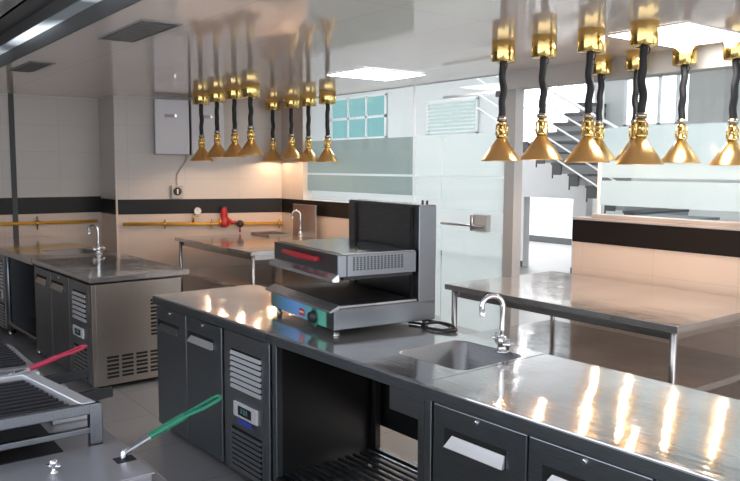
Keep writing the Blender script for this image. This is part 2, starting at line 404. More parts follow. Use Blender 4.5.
for x in (-7.75,):
    MB().tube([(x, 8.52, 0), (x, 8.52, 3.1 if x < -7 else 2.2)], .035, 8).build('post', 'rail', st)

# cabinet seen through the clear strip of glass
t = thing('sideboard', 'dark blue-grey sideboard in the hall seen through the clear strip of glass', 'cabinet', (-4.95, 8.2, 0))
MB().box(-.38, .36, -.2, .25, 0, 1.06).build('body', 'cab', t, .005)
for k in range(3): MB().box(-.37+k*.245, -.135+k*.245, -.215, -.2, .05, 1.03).build('door', 'cab', t, .003)
MB().box(-.40, .38, -.22, .26, 1.06, 1.09).build('top', 'cab', t, .003)

# ------------------------------------------------------------------ kitchen ceiling fittings
for x0, x1, y0, y1, lab in ((-5.50, -4.96, 3.66, 4.29, 'square white ceiling light panel above the middle of the kitchen'),
                            (-2.83, -2.33, 3.88, 4.58, 'white ceiling light panel between the two nearer rows of heat lamps')):
    t = thing('ceiling_light', lab, 'light', ((x0+x1)/2, (y0+y1)/2, CZ), 0, 'kitchen ceiling light panels')
    a, b = (x1-x0)/2, (y1-y0)/2
    MB().box(-a-.012, a+.012, -b-.012, b+.012, -.006, 0).build('frame', 'rail', t)
    MB().box(-a, a, -b, b, -.009, -.006).build('diffuser', 'lamp', t)
for x, y, lx, ly, lab in ((-4.47, 1.64, .74, .20, 'dark slatted ceiling vent nearer the camera, beside the hood'),
                          (-6.57, 1.54, .70, .15, 'dark slatted ceiling vent farther away, near the left wall')):
    t = thing('ceiling_vent', lab, 'vent', (x, y, CZ), 0, 'ceiling vents')
    MB().box(-lx/2, lx/2, -ly/2, ly/2, -.004, 0).build('backing', 'dark', t)
    f = MB()
    f.box(-lx/2-.015, lx/2+.015, -ly/2-.015, -ly/2, -.008, 0).box(-lx/2-.015, lx/2+.015, ly/2, ly/2+.015, -.008, 0)
    f.box(-lx/2-.015, -lx/2, -ly/2, ly/2, -.008, 0).box(lx/2, lx/2+.015, -ly/2, ly/2, -.008, 0)
    f.build('frame', 'ventgrey', t)
    s = MB(); k = -ly/2+.012
    while k < ly/2-.01:
        s.box(-lx/2, lx/2, k, k+.008, -.010, -.004); k += .02
    s.build('slat', 'ventgrey', t)
# extraction hood set into the ceiling over the cooking line
t = thing('extraction_hood', 'long steel extraction hood set in the ceiling above the cooking line', 'hood', (0, 0, 0))
MB().extrude_x([(1.3575, CZ-.001), (1.350, CZ-.001), (1.335, 2.515), (1.345, 2.515)], -9.12, 2.95).build('fascia', 'hooddark', t)
MB().extrude_x([(1.345, 2.515), (1.25, 2.510), (1.25, 2.522), (1.345, 2.527)], -9.12, 2.95).build('light_strip', 'striplight', t)
MB().extrude_x([(1.25, 2.515), (1.25, 2.60), (1.10, 2.60), (1.10, 2.62), (1.27, 2.62), (1.27, 2.515)], -9.12, 2.95).build('channel', 'hooddark', t)
f = MB()
for k in range(8): f.box(-9.12, 2.95, 1.0+k*.012, 1.006+k*.012, 2.592, 2.60)
f.box(-9.12, 2.95, 1.0, 1.12, 2.60, 2.62).build('filter_ridge', 'hoodbright', t)
MB().extrude_x([(1.0, 2.60), (-1.2, 2.50), (-1.2, 2.53), (1.0, 2.63)], -9.12, 2.95).build('panel', 'hoodblue', t)

# ------------------------------------------------------------------ heat lamps
def make_lamp(label, group, mr=1.):
    t = thing('heat_lamp', label, 'heat lamp', (0, 0, CZ), 0, group)
    # ceiling mount hangs from the ceiling at local z 0
    MB().lathe([(.0001, 0), (.072*mr, 0), (.074*mr, -.004), (.074*mr, -.122), (.070*mr, -.128), (.0001, -.128)], n=32).build('ceiling_mount', 'brass', t)
    return t
def cord_mesh(length, seed):
    rnd = random.Random(seed); n = 60; pts = []; rr = []
    ph = rnd.uniform(0, 6); am = rnd.uniform(.004, .008)
    for i in range(n+1):
        f = i/n; e = math.sin(PI*f)**.6
        pts.append((e*am*math.sin(ph+f*7)+e*.005*math.sin(ph*2+f*15), e*am*.7*math.cos(ph+f*8), -.128-length*f))
        rr.append(.0200 if i % 2 else .0245)
    return MB().tube(pts, rr, 10)
proto = {}
def lamp(x, y, zb, label, group, seed, scale=1.):
    """zb = height of the shade's rim"""
    t = make_lamp(label, group, 1.22 if x < -5 else 1.); t.location = (x, y, CZ)
    zt = zb-CZ                                     # rim, local
    L = -(zt+.272)-.128
    cord_mesh(L, seed).build('cord', 'rubber', t)
    loop = [(.02+.016*math.cos(a), .0, -.150+.022*math.sin(a)) for a in [i*2*PI/12 for i in range(12)]]
    MB().tube(loop, .003, 6, True).build('cord_clip', 'rubber', t)
    n = MB()
    n.lathe([(.012, .285), (.024, .282), (.027, .262), (.022, .245), (.030, .238), (.030, .228), (.022, .224), (.022, .172), (.034, .166), (.034, .150), (.026, .142), (.026, .13)], (0, 0, zt), 20)
    for k in range(4):
        a = PI/4+k*PI/2; n.tube([(.032*math.cos(a), .032*math.sin(a), zt+h) for h in (.160, .195, .230)], .0065, 8)
    n.build('neck', 'brass', t)
    MB().lathe([(.024, .252), (.031, .250), (.031, .275), (.024, .278)], (0, 0, zt), 16).build('grip', 'leg', t)
    sh = MB().lathe([(.026, .143), (.030, .143), (.127, .004), (.128, 0), (.125, 0), (.124, .004), (.026, .138)], (0, 0, zt), 40).build('shade', 'shade', t)
    MB().lathe([(.0001, .036), (.014, .038), (.022, .047), (.024, .060), (.019, .082), (.014, .098), (.014, .13)], (0, 0, zt), 20).build('bulb', 'bulb', t)
    l = bpy.data.lights.new('heat_lamp_light', 'POINT'); l.energy = 3.4; l.color = (1, .66, .42); l.shadow_soft_size = .010
    o = bpy.data.objects.new('heat_lamp_light', l); COL.objects.link(o); o.parent = t; o.location = (0, 0, zt+.024)
    return t
ordn = ['first', 'second', 'third', 'fourth']
R1 = 'front row of heat lamps over the right worktable'; R2 = 'rear row of heat lamps over the right worktable'
R3 = 'front row of heat lamps over the far worktable'; R4 = 'rear row of heat lamps over the far worktable'
row = [(-3.389, 3.58, 1.685), (-3.097, 3.62, 1.692), (-2.789, 3.66, 1.676), (-2.470, 3.70, 1.664)]
for i, (x, y, z) in enumerate(row):
    lamp(x, y, z, ['brass heat lamp at the left end of the big front row, over the nearer worktable',
                   'brass heat lamp second from left in the big front row, before the stairs',
                   'brass heat lamp third from left in the big front row, overlapping another lamp behind it',
                   'largest brass heat lamp, last of the big front row over the nearer worktable'][i], R1, 10+i)
row = [(-3.396, 4.58, 1.70), (-3.105, 4.58, 1.695), (-2.76, 4.58, 1.68), (-2.421, 4.58, 1.664)]
for i, (x, y, z) in enumerate(row):
    lamp(x, y, z, ['brass heat lamp almost hidden behind the third lamp of the big front row',
                   'brass heat lamp almost hidden behind the largest lamp of the front row',
                   'brass heat lamp in the clear by the glass, just right of the largest lamp',
                   'brass heat lamp cut by the right edge of the photo'][i], R2, 20+i)
row = [(-7.702, 3.5, 1.70), (-7.319, 3.5, 1.735), (-6.922, 3.5, 1.735), (-6.585, 3.5, 1.752)]
for i, (x, y, z) in enumerate(row):
    lamp(x, y, z, ['small far heat lamp leftmost of all, in front of the white wall boxes',
                   'small far heat lamp second from the left end, in front of a white wall box',
                   'small far heat lamp third from the left end of the far rows',
                   'small far heat lamp fourth from left, last before the gap between the far rows'][i], R3, 30+i)
row = [(-7.92, 4.5, 1.705), (-7.497, 4.5, 1.735), (-7.136, 4.5, 1.697), (-6.759, 4.5, 1.696)]
for i, (x, y, z) in enumerate(row):
    lamp(x, y, z, ['small far heat lamp just right of the gap between the far rows',
                   'small far heat lamp second to the right of the gap between far rows',
                   'small far heat lamp next to last, beside the glass partition edge',
                   'small far heat lamp at the right end, against the teal window'][i], R4, 40+i)

# ------------------------------------------------------------------ worktables
def table(label, x0, x1, y0, y1, shelf_inset=.04, group='long steel worktables', legs=None, rot=0):
    t = thing('worktable', label, 'table', (x0, y0, 0), rot, group); w, dd = x1-x0, y1-y0
    MB().box(0, w, 0, dd, .812, .85).build('tabletop', 'tabletop', t, .004)
    MB().box(.06, w-.06, .06, dd-.06, .76, .812).build('under_frame', 'leg', t)
    MB().box(shelf_inset-.01, w-shelf_inset+.01, shelf_inset, dd-shelf_inset, .445, .48).build('shelf', 'tabletop', t, .003)
    for x in legs or (.05, w-.05):
        for y in (.05, dd-.05):
            g = MB().cyl((x, y, .06), .019, .752, 16).build('leg', 'leg', t)
            MB().lathe([(.0001, 0), (.020, 0), (.024, .012), (.021, .06), (.0001, .06)], (x, y, 0), 14).build('foot', 'black', g)
    return t
table('steel worktable with lower shelf under the large heat lamps, by the glass', -3.82, -2.085, 3.505, 4.64)
table('far steel worktable with lower shelf, under the small heat lamps', -8.10, -6.30, 3.335, 4.62)

# ------------------------------------------------------------------ cabinets
def recess_handle(parent, x0, x1, z0, z1, y, pm='recess'):  # pm sets how much reflected light is painted on the plate
    h = MB().box(x0, x1, y-.002, y+.001, z0, z1).build('handle_recess', 'dark', parent)
    MB().hexa([(x0+.012, y-.003, z0+.003), (x1-.004, y-.003, z0+.003), (x1-.004, y-.001, z1-.02), (x0+.04, y-.001, z1-.02)],
              [(x0+.012, y-.018, z0+.003), (x1-.004, y-.018, z0+.003), (x1-.004, y-.004, z1-.02), (x0+.04, y-.004, z1-.02)]).build('pull_plate', pm, parent)
def door(t, x0, x1, z0, z1, hx0, hx1, hz0=.645, hz1=.705, lock=True, mat='front', y=0., pm='recess'):
    o = MB().box(x0, x1, y-.0, y+.03, z0, z1).build('door', mat, t, .004)
    recess_handle(o, hx0, hx1, hz0, hz1, y, pm)
    if lock: MB().cyl(((x0+x1)/2-.005, y-.006, .765-.002 if z1 > .775 else z1-.022), .009, .008, 14, 'Y').build('lock', 'chrome', o)
    return o
def fan_panel(t, x0, x1, z0, z1, v1, v2, ctl, n1, n2, y=0., mat='frontlite'):
    p = MB().box(x0, x1, y, y+.03, z0, z1).build('machine_panel', mat, t, .004)
    for (a, b, c, d_), n, m1 in ((v1, n1, 'slat'), (v2, n2, 'frontlite')):
        MB().box(a, b, y-.0015, y+.001, c, d_).build('vent_backing', 'dark', p)
        s = MB(); h = (d_-c)/n
        for k in range(n):
            z = c+k*h
            t1 = .62 if m1 == 'slat' else .45
            s.hexa([(a, y-.001, z+h*.05), (b, y-.001, z+h*.05), (b, y-.001, z+h*t1), (a, y-.001, z+h*t1)],
                   [(a, y-.012, z+h*.05), (b, y-.012, z+h*.05), (b, y-.003, z+h*t1), (a, y-.003, z+h*t1)])
        s.build('vent_louvre', m1, p)
    a, b, c, d_ = ctl
    k = MB().box(a, b, y-.012, y, c, d_).build('controller', 'white', p, .003)
    MB().box(a+.05*(b-a)/.23, b-.05*(b-a)/.23, y-.014, y-.012, c+.014, d_-.014).build('display', 'black', k)
    q = MB(); w = (b-a)
    for j in range(3):                              # lit digits
        q.box(a+w*(.34+j*.11), a+w*(.41+j*.11), y-.0145, y-.014, c+.026, d_-.022)
    q.build('digit', 'led', k)
    return p, k

MA = math.radians(2.2)
GF = 'undercounter fridges'
# --- main fridge with two doors and a machine panel
f1 = thing('undercounter_fridge', 'undercounter fridge with two dark doors and vented panel, salamander grill on top', 'fridge', (-4.517, 1.725, 0), MA, GF)
W = 1.345
MB().box(.0, W-.004, .03, .70, .035, .79).build('body', 'front', f1, .003); MB().box(W-.004, W, .03, .70, .035, .79).build('side_panel', 'inner', f1)
door(f1, .018, .425, .045, .785, .045, .335, pm='front')
door(f1, .436, .855, .045, .785, .46, .77)
fan_panel(f1, .885, W-.055, .045, .785, (.965, 1.268, .495, .70), (.965, 1.268, .065, .285), (1.0, 1.235, .352, .428), 7, 8)
MB().box(1.05, 1.19, -.0135, -.0118, .322, .348).build('sticker', 'blue', f1)
MB().box(W-.052, W-.002, -.002, .03, .035, .79).build('corner_post', 'frontlite', f1, .003)
MB().box(.0, W-.001, -.012, .705, .80, .85).build('worktop', 'top', f1, .005); MB().box(.0, W-.001, -.0145, -.010, .797, .841).build('worktop_edge', 'front', f1)
for x in (.06, W-.06):
    for y in (.08, .64): MB().cyl((x, y, 0), .02, .036, 12).build('foot', 'black', f1)

# --- sink table
s1 = thing('sink_table', 'open steel sink table with slatted lower shelf between the two front fridges', 'sink', (-4.517, 1.725, 0), MA, 'steel sink tables')
X0, X1 = 1.346, 2.437
tp, bw = MB(), MB()
plate_with_bowl(tp, bw, X0, X1, -.012, .705, .85, .016, (2.222, .408, .40, .40, .055), .20)
tp.build('worktop', 'top', s1); bw.build('bowl', 'bowl', s1)
MB().box(X0, X1, -.0145, .004, .795, .841).build('worktop_edge', 'front', s1, .003); MB().box(X0, X1, .685, .705, .795, .835).build('worktop_edge', 'top', s1, .003)
MB().lathe([(.0001, .003), (.022, .003), (.030, 0)], (2.222, .408, .652), 20).build('drain', 'chrome', s1)
MB().box(2.012, 2.425, .192, .204, .60, .83).box(2.012, 2.018, .204, .618, .60, .83).box(2.426, 2.432, .204, .618, .60, .83).box(2.012, 2.432, .612, .618, .60, .83).box(2.012, 2.432, .192, .618, .60, .606).build('bowl_housing', 'frontlite', s1, .003)
MB().box(X0+.01, X1-.01, .675, .69, .25, .80).build('back_panel', 'inner', s1)
for x in (X0+.035, X1-.02):
    for y in (.02, .64):
        g = MB().box(x-.018, x+.018, y-.018, y+.018, .06, .79).build('leg', 'front' if y < .1 else 'inner', s1, .003)  # rear legs get a darker steel, the bay's shade put into colour
        MB().cyl((x, y, 0), .018, .062, 12).build('foot', 'black', g)
MB().box(X0+.05, X1-.03, .0, .03, .11, .14).build('shelf_frame', 'inner', s1); MB().box(X0+.05, X1-.03, .62, .65, .11, .14).build('shelf_frame', 'inner', s1)
sl = MB()
for k in range(12):
    y = .045+k*.048; sl.box(X0+.04, X1-.03, y, y+.014, .128, .142)
sl.build('shelf_slat', 'front', s1)

def faucet(label, loc, rotz, h=.245, group='gooseneck kitchen faucets', taps=True):
    t = thing('faucet', label, 'faucet', loc, rotz, group)
    MB().lathe([(.0001, 0), (.032, 0), (.032, .006), (.022, .010), (.019, .03), (.024, .036), (.024, .062), (.015, .070), (.0001, .071)], n=20).build('base', 'chrome', t)
    R = .047; pts = [(0, 0, .06), (0, 0, .10), (0, 0, h-R)]
    for i in range(1, 15):
        a = PI*i/14*1.02; pts.append((0, -R+R*math.cos(a), h-R+R*math.sin(a)))
    pts.append((0, pts[-1][1]+.004, pts[-1][2]-.03))
    MB().tube(pts, .0115, 14).lathe([(.0145, 0), (.0145, .022), (.0115, .024)], (0, pts[-1][1], pts[-1][2]-.004), 14).build('spout', 'chrome', t)
    if taps:
        for sx in (-1, 1):
            b = MB(); b.cyl((.018 if sx > 0 else -.066, 0, .048), .012, .048, 14, 'X')
            cx = sx*.070
            b.tube([(cx, -.024, .048), (cx, .024, .048)], .007, 8).tube([(cx, 0, .024), (cx, 0, .072)], .007, 8).sphere((cx, 0, .048), .013)
            b.build('tap_handle', 'chrome', t)
    return t
faucet('chrome gooseneck faucet with two cross taps beside the nearest sink', (-2.235, 2.392, .85), MA-.5, .245)

# --- right fridge
f2 = thing('undercounter_fridge', 'nearest undercounter fridge at lower right, dark doors with bright recessed handles', 'fridge', (-4.517, 1.725, 0), MA, GF)
X0, X1 = 2.44, 4.6
MB().box(X0, X1, .03, .70, .035, .79).build('body', 'front', f2, .003)
MB().box(X0+.002, X0+.036, -.004, .03, .035, .79).build('corner_post', 'frontlite', f2, .003)
for x0, hx in ((2.486, 2.545), (2.928, 2.985), (3.37, 3.43), (3.81, 3.87)):
    door(f2, x0, x0+.434, .045, .783, hx, hx+.29, .638, .706)
MB().box(X0, X1, -.022, .705, .80, .85).build('worktop', 'top', f2, .005); MB().box(X0, X1, -.0245, -.020, .797, .841).build('worktop_edge', 'front', f2)
for x in (X0+.08, X1-.08):
    for y in (.08, .64): MB().cyl((x, y, 0), .02, .036, 12).build('foot', 'black', f2)

# --- left run
LP = (-8.055, 1.533, 0)
f3 = thing('undercounter_fridge', 'far undercounter fridge with two dark doors and a brushed vented end panel', 'fridge', LP, MA, GF)
X0, X1 = 1.14, 2.56
MB().box(X0, X1-.035, .03, .69, .04, .79).build('body', 'frontlite', f3, .003)
door(f3, 1.165, 1.60, .05, .785, 1.215, 1.50, .655, .725, pm='leg')
door(f3, 1.61, 2.045, .05, .785, 1.63, 1.93, .655, .725, pm='leg')
fan_panel(f3, 2.065, 2.49, .05, .785, (2.155, 2.435, .50, .715), (2.15, 2.43, .06, .30), (2.165, 2.385, .37, .442), 6, 8)
MB().box(2.495, 2.56, .0, .03, .04, .79).build('corner_post', 'side', f3, .003)
e = MB().box(X1-.035, X1, .03, .69, .04, .79).build('end_panel', 'side', f3, .003)
v = MB()
def slots(y0, y1, z0, z1, ny, nz):
    for a in range(ny):
        for b in range(nz):
            yy = y0+(y1-y0)*a/ny; zz = z0+(z1-z0)*b/nz
            v.box(X1, X1+.0015, yy, yy+(y1-y0)/ny*.8, zz, zz+(z1-z0)/nz*.28); v.box(X1, X1+.0015, yy, yy+(y1-y0)/ny*.8, zz+(z1-z0)/nz*.45, zz+(z1-z0)/nz*.73)
slots(.10, .54, .09, .27, 4, 3)
v.build('vent_slot', 'dark', e); v = MB(); slots(.44, .54, .37, .66, 1, 5); v.build('vent_slot', 'dark', e)
MB().box(X0+.001, X1+.035, -.02, .745, .81, .85).build('worktop', 'top', f3, .005)
for x in (X0+.06, X1-.06):
    for y in (.08, .62): MB().cyl((x, y, 0), .02, .041, 12).build('foot', 'black', f3)

s2 = thing('sink_table', 'far open sink table with a plain lower shelf, beside the far fridge', 'sink', LP, MA, 'steel sink tables')
X0, X1 = .12, 1.139
tp, bw = MB(), MB()
plate_with_bowl(tp, bw, X0, X1, -.02, .715, .85, .016, (.80, .42, .46, .40, .05), .2)
tp.build('worktop', 'top', s2); bw.build('bowl', 'bowl', s2)
MB().box(X0, X1, -.02, .0, .79, .836).build('worktop_edge', 'top', s2, .003)
MB().box(X0+.01, X1-.002, .64, .66, .1, .80).build('back_panel', 'inner', s2)
MB().box(X0+.005, X1-.005, .01, .64, .11, .145).build('shelf', 'leg', s2, .003)
for x in (X0+.03, X1-.03):
    for y in (.03, .61):
        g = MB().cyl((x, y, .04), .02, .76, 14).build('leg', 'frontlite', s2)
        MB().lathe([(.0001, 0), (.02, 0), (.024, .01), (.021, .042), (.0001, .042)], (x, y, 0), 12).build('foot', 'leg', g)
faucet('small far gooseneck faucet on the left counter, beyond the vented end panel', (-6.925, 2.13, .85), MA-.9, .265)

f4 = thing('undercounter_fridge', 'farthest undercounter fridge, only its vented panel showing at the left edge', 'fridge', LP, MA, GF)
X0, X1 = -1.0, .118
MB().box(X0, X1, .03, .69, .04, .79).build('body', 'frontlite', f4, .003)
door(f4, -.98, -.40, .05, .785, -.95, -.62, .655, .725)
fan_panel(f4, -.38, X1-.01, .05, .785, (-.28, .09, .46, .72), (-.28, .09, .06, .30), (-.16, .06, .34, .43), 8, 8)
MB().box(X0, X1, -.02, .715, .795, .85).build('worktop', 'top', f4, .005)
for x in (X0+.06, X1-.06):
    for y in (.08, .62): MB().cyl((x, y, 0), .02, .041, 12).build('foot', 'black', f4)

# ------------------------------------------------------------------ salamander grill
SA = math.radians(-6.6)
g = thing('salamander_grill', 'grey lift-up salamander grill with red handle and blue-green control panel', 'grill', (-3.612, 2.035, .85), SA)
B = -.85
def zb(z): return z-.85
W, D = .742, .572
MB().box(0, W, 0, D, zb(.884), zb(.984)).build('base', 'salam', g, .004)
MB().box(.03, W-.02, .03, .46, zb(.984), zb(.990)).build('hob_plate', 'black', g)
MB().box(.05, W-.03, .05, .44, zb(.990), zb(.996)).build('drip_tray', 'iron', g, .002)
MB().hexa([(-.030, -.022, zb(.966)), (W+.006, -.022, zb(.966)), (W+.002, .03, zb(.976)), (-.02, .03, zb(.976))],
          [(-.030, -.026, zb(.976)), (W+.006, -.026, zb(.976)), (W+.002, .03, zb(1.004)), (-.02, .03, zb(1.004))]).build('tray_lip', 'lip', g, .004)
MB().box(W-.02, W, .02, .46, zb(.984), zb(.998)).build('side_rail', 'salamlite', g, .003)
cp = MB().box(.03, .665, -.004, 0, zb(.887), zb(.962)).build('control_panel', 'film', g)
MB().lathe([(.030, 0), (.032, -.006), (.028, -.010), (.024, -.028), (.0001, -.030)], (.545, -.004, zb(.918)), 24, 'Y').build('knob', 'black', cp)
MB().lathe([(.046, 0), (.046, -.0015), (.03, -.0016)], (.545, -.0042, zb(.914)), 28, 'Y').build('dial_ring', 'green', cp)
k = MB().prism(rrect(.405, 0, .062, .001, .0004, 1), 0, .001).build('emblem', 'red', cp)
bpy.data.objects.remove(k)
em = MB()
pp = rrect(.405, zb(.917), .062, .036, .010, 4)
em._add([(x, -.0042, z) for x, z in pp]+[(x, -.0062, z) for x, z in pp], [tuple(range(len(pp))), tuple(range(2*len(pp)-1, len(pp)-1, -1))]+[(i, (i+1) % len(pp), len(pp)+(i+1) % len(pp), len(pp)+i) for i in range(len(pp))])
em.build('emblem', 'red', cp)
em = MB()
for q in range(5): em.box(.382+q*.0095, .388+q*.0095, -.0072, -.0062, zb(.913)+(q % 2)*.003, zb(.921)+(q % 2)*.003)
em.build('emblem_mark', 'white', cp)
# hood
H0, H1 = zb(1.108), zb(1.236)
hd = MB().box(.0, W, .02, .455, H0+.022, H1).build('hood', 'salam', g, .004)
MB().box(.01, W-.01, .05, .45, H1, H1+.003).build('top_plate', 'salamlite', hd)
MB().hexa([(-.008, -.006, H0), (W, -.006, H0), (W, .03, H0), (.0, .03, H0)], [(-.008, -.012, H0+.016), (W, -.012, H0+.016), (W, .03, H0+.045), (0, .03, H0+.045)]).build('front_lip', 'lip', hd, .003)
MB().box(.02, W-.02, .06, .44, H0+.006, H0+.022).build('heating_element', 'black', hd)
h = MB().tube([(.15, .012, H0+.094), (.17, .0, H0+.094), (.34, -.004, H0+.092), (.52, .0, H0+.090), (.55, .012, H0+.090)], [.008, .013, .015, .013, .008], 12)
for q in (.20, .30, .42, .54): h.cyl((q, -.006, H0+.092), .014, .03, 10, 'Y')
h.build('handle', 'red', hd)
v = MB()
for a in range(15):
    for b in range(7): v.box(W, W+.001, .10+a*.019, .111+a*.019, H0+.052+b*.0095, H0+.0575+b*.0095)
v.build('vent_hole', 'dark', hd)
MB().box(W, W+.0015, .066, .070, H0+.024, H1-.002).build('panel_seam', 'dark', hd)
# tower
tw = MB().box(.022, W, .470, D, zb(.968), zb(1.456)).build('tower', 'salam', g, .004)
for q in (.105, .672): MB().box(q, q+.016, .462, .471, zb(.99), zb(1.445)).build('guide_slot', 'dark', tw)
MB().box(.15, .65, .452, .470, zb(1.12), zb(1.22)).build('lift_carriage', 'inner', tw)
for q in (.665, .705): MB().cyl((q, .54, zb(1.456)), .006, .022, 10).build('bolt', 'black', tw)
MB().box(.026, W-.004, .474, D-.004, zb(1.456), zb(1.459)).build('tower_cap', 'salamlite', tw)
for x, y in ((.045, .03), (W-.035, .03), (.045, D-.04), (W-.035, D-.04)):
    MB().lathe([(.0001, 0), (.017, 0), (.017, .006), (.013, .010), (.013, .036), (.0001, .036)], (x, y, 0), 16).build('foot', 'leg', g)
cb = [(.60, D, .06), (.62, D+.02, .012), (.70, D+.04, .008), (.80, D+.035, .009), (.87, D+.0, .009), (.865, D-.06, .009), (.79, D-.08, .009), (.72, D-.05, .009), (.75, D+.015, .018), (.84, D+.03, .018), (.92, D+.0, .010), (.90, D-.05, .009), (.82, D-.085, .009), (.70, D-.06, .009), (.64, D-.09, .008)]
def smooth(pts, n=6):
    out = []; P = [Vector(p) for p in pts]
    for i in range(len(P)-1):
        a, b, c, d_ = P[max(i-1, 0)], P[i], P[i+1], P[min(i+2, len(P)-1)]
        for k in range(n):
            t = k/n; out.append(.5*((2*b)+(c-a)*t+(2*a-5*b+4*c-d_)*t*t+(3*b-a-3*c+d_)*t**3))
    out.append(P[-1]); return out
MB().tube(smooth(cb), .0065, 8).build('power_cord', 'rubber', g)

# ------------------------------------------------------------------ wall fittings on the back wall
wdir = Vector((W1[0]-W0[0], W1[1]-W0[1])).normalized(); wang = math.atan2(wdir.y, wdir.x)
def onwall(y, out=0.):
    f = (y-W0[1])/(W1[1]-W0[1]); n = Vector((wdir.y, -wdir.x))
    return (W0[0]+(W1[0]-W0[0])*f+n.x*out, y+n.y*out)
# local frame for wall things: x along the wall (away to the right), -y out of the wall
def wthing(name, label, cat, y, z, group=None):
    p = onwall(y); return thing(name, label, cat, (p[0], p[1], z), wang, group)
for y0, y1, lab in ((3.275, 3.64, 'white wall-mounted box with small label, left of its twin'), (3.66, 4.02, 'white wall-mounted box partly behind the far heat lamps, right of its twin')):
    t = wthing('wall_box', lab, 'electrical box', (y0+y1)/2, 1.775, 'white boxes on the back wall')
    L = (y1-y0)/2/wdir.y
    MB().box(-L, L, -.16, -.002, 0, .62).build('body', 'greybox', t, .004)
    MB().box(-L+.004, L-.004, -.176, -.16, .004, .616).build('door', 'whitebox', t, .006)
    q = MB().box(-L*.42, L*.12, -.178, -.176, .415, .452).build('label_plate', 'greybox', t)
    MB().box(L*.18, L*.26, -.179, -.176, .42, .45).build('latch', 'chrome', t)
t = wthing('isolator_switch', 'square grey wall switch box with round black dial under the white boxes', 'switch', 3.512, 1.277)
MB().box(-.066, .066, -.07, -.002, 0, .147).build('body', 'greybox', t, .004)
MB().lathe([(.046, -.07), (.046, -.082), (.036, -.084), (.0001, -.084)], (0, 0, .077), 24, 'Y').build('dial', 'black', t)
MB().box(-.007, .007, -.092, -.084, .050, .104).build('dial_grip', 'white', t)
p = onwall(3.512, .02); q = onwall(3.62, .02)
pts = smooth([(p[0], p[1], 1.424), (p[0], p[1], 1.50), (*onwall(3.52, .02), 1.55), (*onwall(3.60, .02), 1.68), (q[0], q[1], 1.72), (q[0], q[1], 1.775)])
tag(MB().tube(pts, .009, 8).build('conduit', 'greybox'), 'thin grey conduit running from switch box up to white box', 'pipe')
# gas pipes
gp = wthing('gas_pipe', 'yellow gas pipe along the back wall carrying the red regulator', 'pipe', 2.93, .985, 'yellow gas pipes')
PL = 1.77/wdir.y; dz = -.03
MB().tube([(0, -.045, 0), (PL, -.045, dz)], .019, 12).build('pipe', 'yellow', gp)
for y in (3.37, 3.88, 4.66):
    x = (y-2.93)/wdir.y; z = dz*x/PL
    MB().lathe([(.020, -.012), (.027, -.012), (.027, .012), (.020, .012)], (x, -.045, z), 14, 'X').tube([(x, -.045, z+.02), (x, -.045, z+.055)], .009, 8).tube([(x, -.045, z-.02), (x, -.045, z-.055)], .009, 8).box(x-.010, x+.010, -.03, -.0, z-.012, z+.012).build('clamp', 'brass', gp)
gp = thing('gas_pipe', 'yellow-brown gas pipe along the shaded left wall above the far counter', 'pipe', (0, 0, 0), 0, 'yellow gas pipes')
MB().tube([(-9.108, -1.0, 1.01), (-9.108, 2.80, .992)], .019, 12).build('pipe', 'yellow', gp)
c = (-9.108, 2.13, .996)
MB().lathe([(.028, -.012), (.028, .012)], c, 14, 'Y').tube([(c[0], c[1], c[2]-.075), (c[0], c[1], c[2]+.075)], .010, 8).box(c[0]-.036, c[0], c[1]-.01, c[1]+.01, c[2]-.01, c[2]+.01).build('clamp', 'brass', gp)
# gauge
t = wthing('pressure_gauge', 'round white pressure gauge on a short stem above the gas pipe', 'gauge', 3.727, .975)
MB().tube([(-.05, -.05, .015), (-.05, -.05, .09), (0, -.05, .09), (0, -.05, .11)], .013, 8).build('stem', 'brass', t)
MB().lathe([(.0001, -.03), (.040, -.03), (.044, -.034), (.044, -.066), (.040, -.07), (.036, -.066)], (0, 0, .148), 24, 'Y').build('case', 'greybox', t)
MB().lathe([(.037, -.067), (.0001, -.0675)], (0, 0, .148), 24, 'Y').build('dial', 'white', t)
MB().box(-.002, .002, -.069, -.0675, .148, .176).build('needle', 'black', t)
# regulator
t = wthing('gas_regulator', 'bright red gas regulator valve on the yellow pipe', 'valve', 4.02, .967)
MB().lathe([(.03, -.02), (.055, 0), (.06, .03), (.052, .06), (.040, .09), (.043, .11), (.043, .16), (.036, .20), (.022, .22), (.0001, .222)], (0, -.06, -.02), 20).build('body', 'red', t)
MB().box(-.035, .035, -.085, -.03, .195, .207).build('cap', 'black', t)
MB().cyl((-.06, -.06, .02), .04, .03, 16, 'X').build('union', 'yellow', t)
MB().tube([(.03, -.06, .06), (.10, -.07, .01), (.14, -.07, .02)], .022, 10).build('outlet', 'red', t)
MB().lathe([(.0001, -.11), (.036, -.11), (.043, -.10), (.043, -.07), (.036, -.06), (.0001, -.06)], (.185, 0, .0), 18, 'Y').build('hand_wheel', 'black', t)
MB().tube([(.185, -.08, -.03), (.185, -.08, -.10)], .01, 8).build('drain_stem', 'red', t)

# splash panel and sink faucet on the far worktable
t = tag(MB().box(-7.63, -7.14, 4.595, 4.612, .850, 1.215).build('splash_panel', 'side', None, .003), 'upright steel splash panel at the back of the far worktable', 'panel')
faucet('thin chrome gooseneck faucet at the far worktable, before the steel splash panel', (-7.31, 4.50, .85), -.75, .30, taps=False)
t = thing('basin_rim', 'small raised steel basin on the far worktable beside the splash panel', 'basin', (-7.80, 4.40, .85))
tp = MB(); tp.box(-.22, .22, -.15, -.13, 0, .022).box(-.22, .22, .13, .15, 0, .022).box(-.22, -.20, -.13, .13, 0, .022).box(.20, .22, -.13, .13, 0, .022)
tp.build('rim', 'side', t, .002); MB().box(-.2, .2, -.13, .13, .002, .008).build('bottom', 'inner', t)

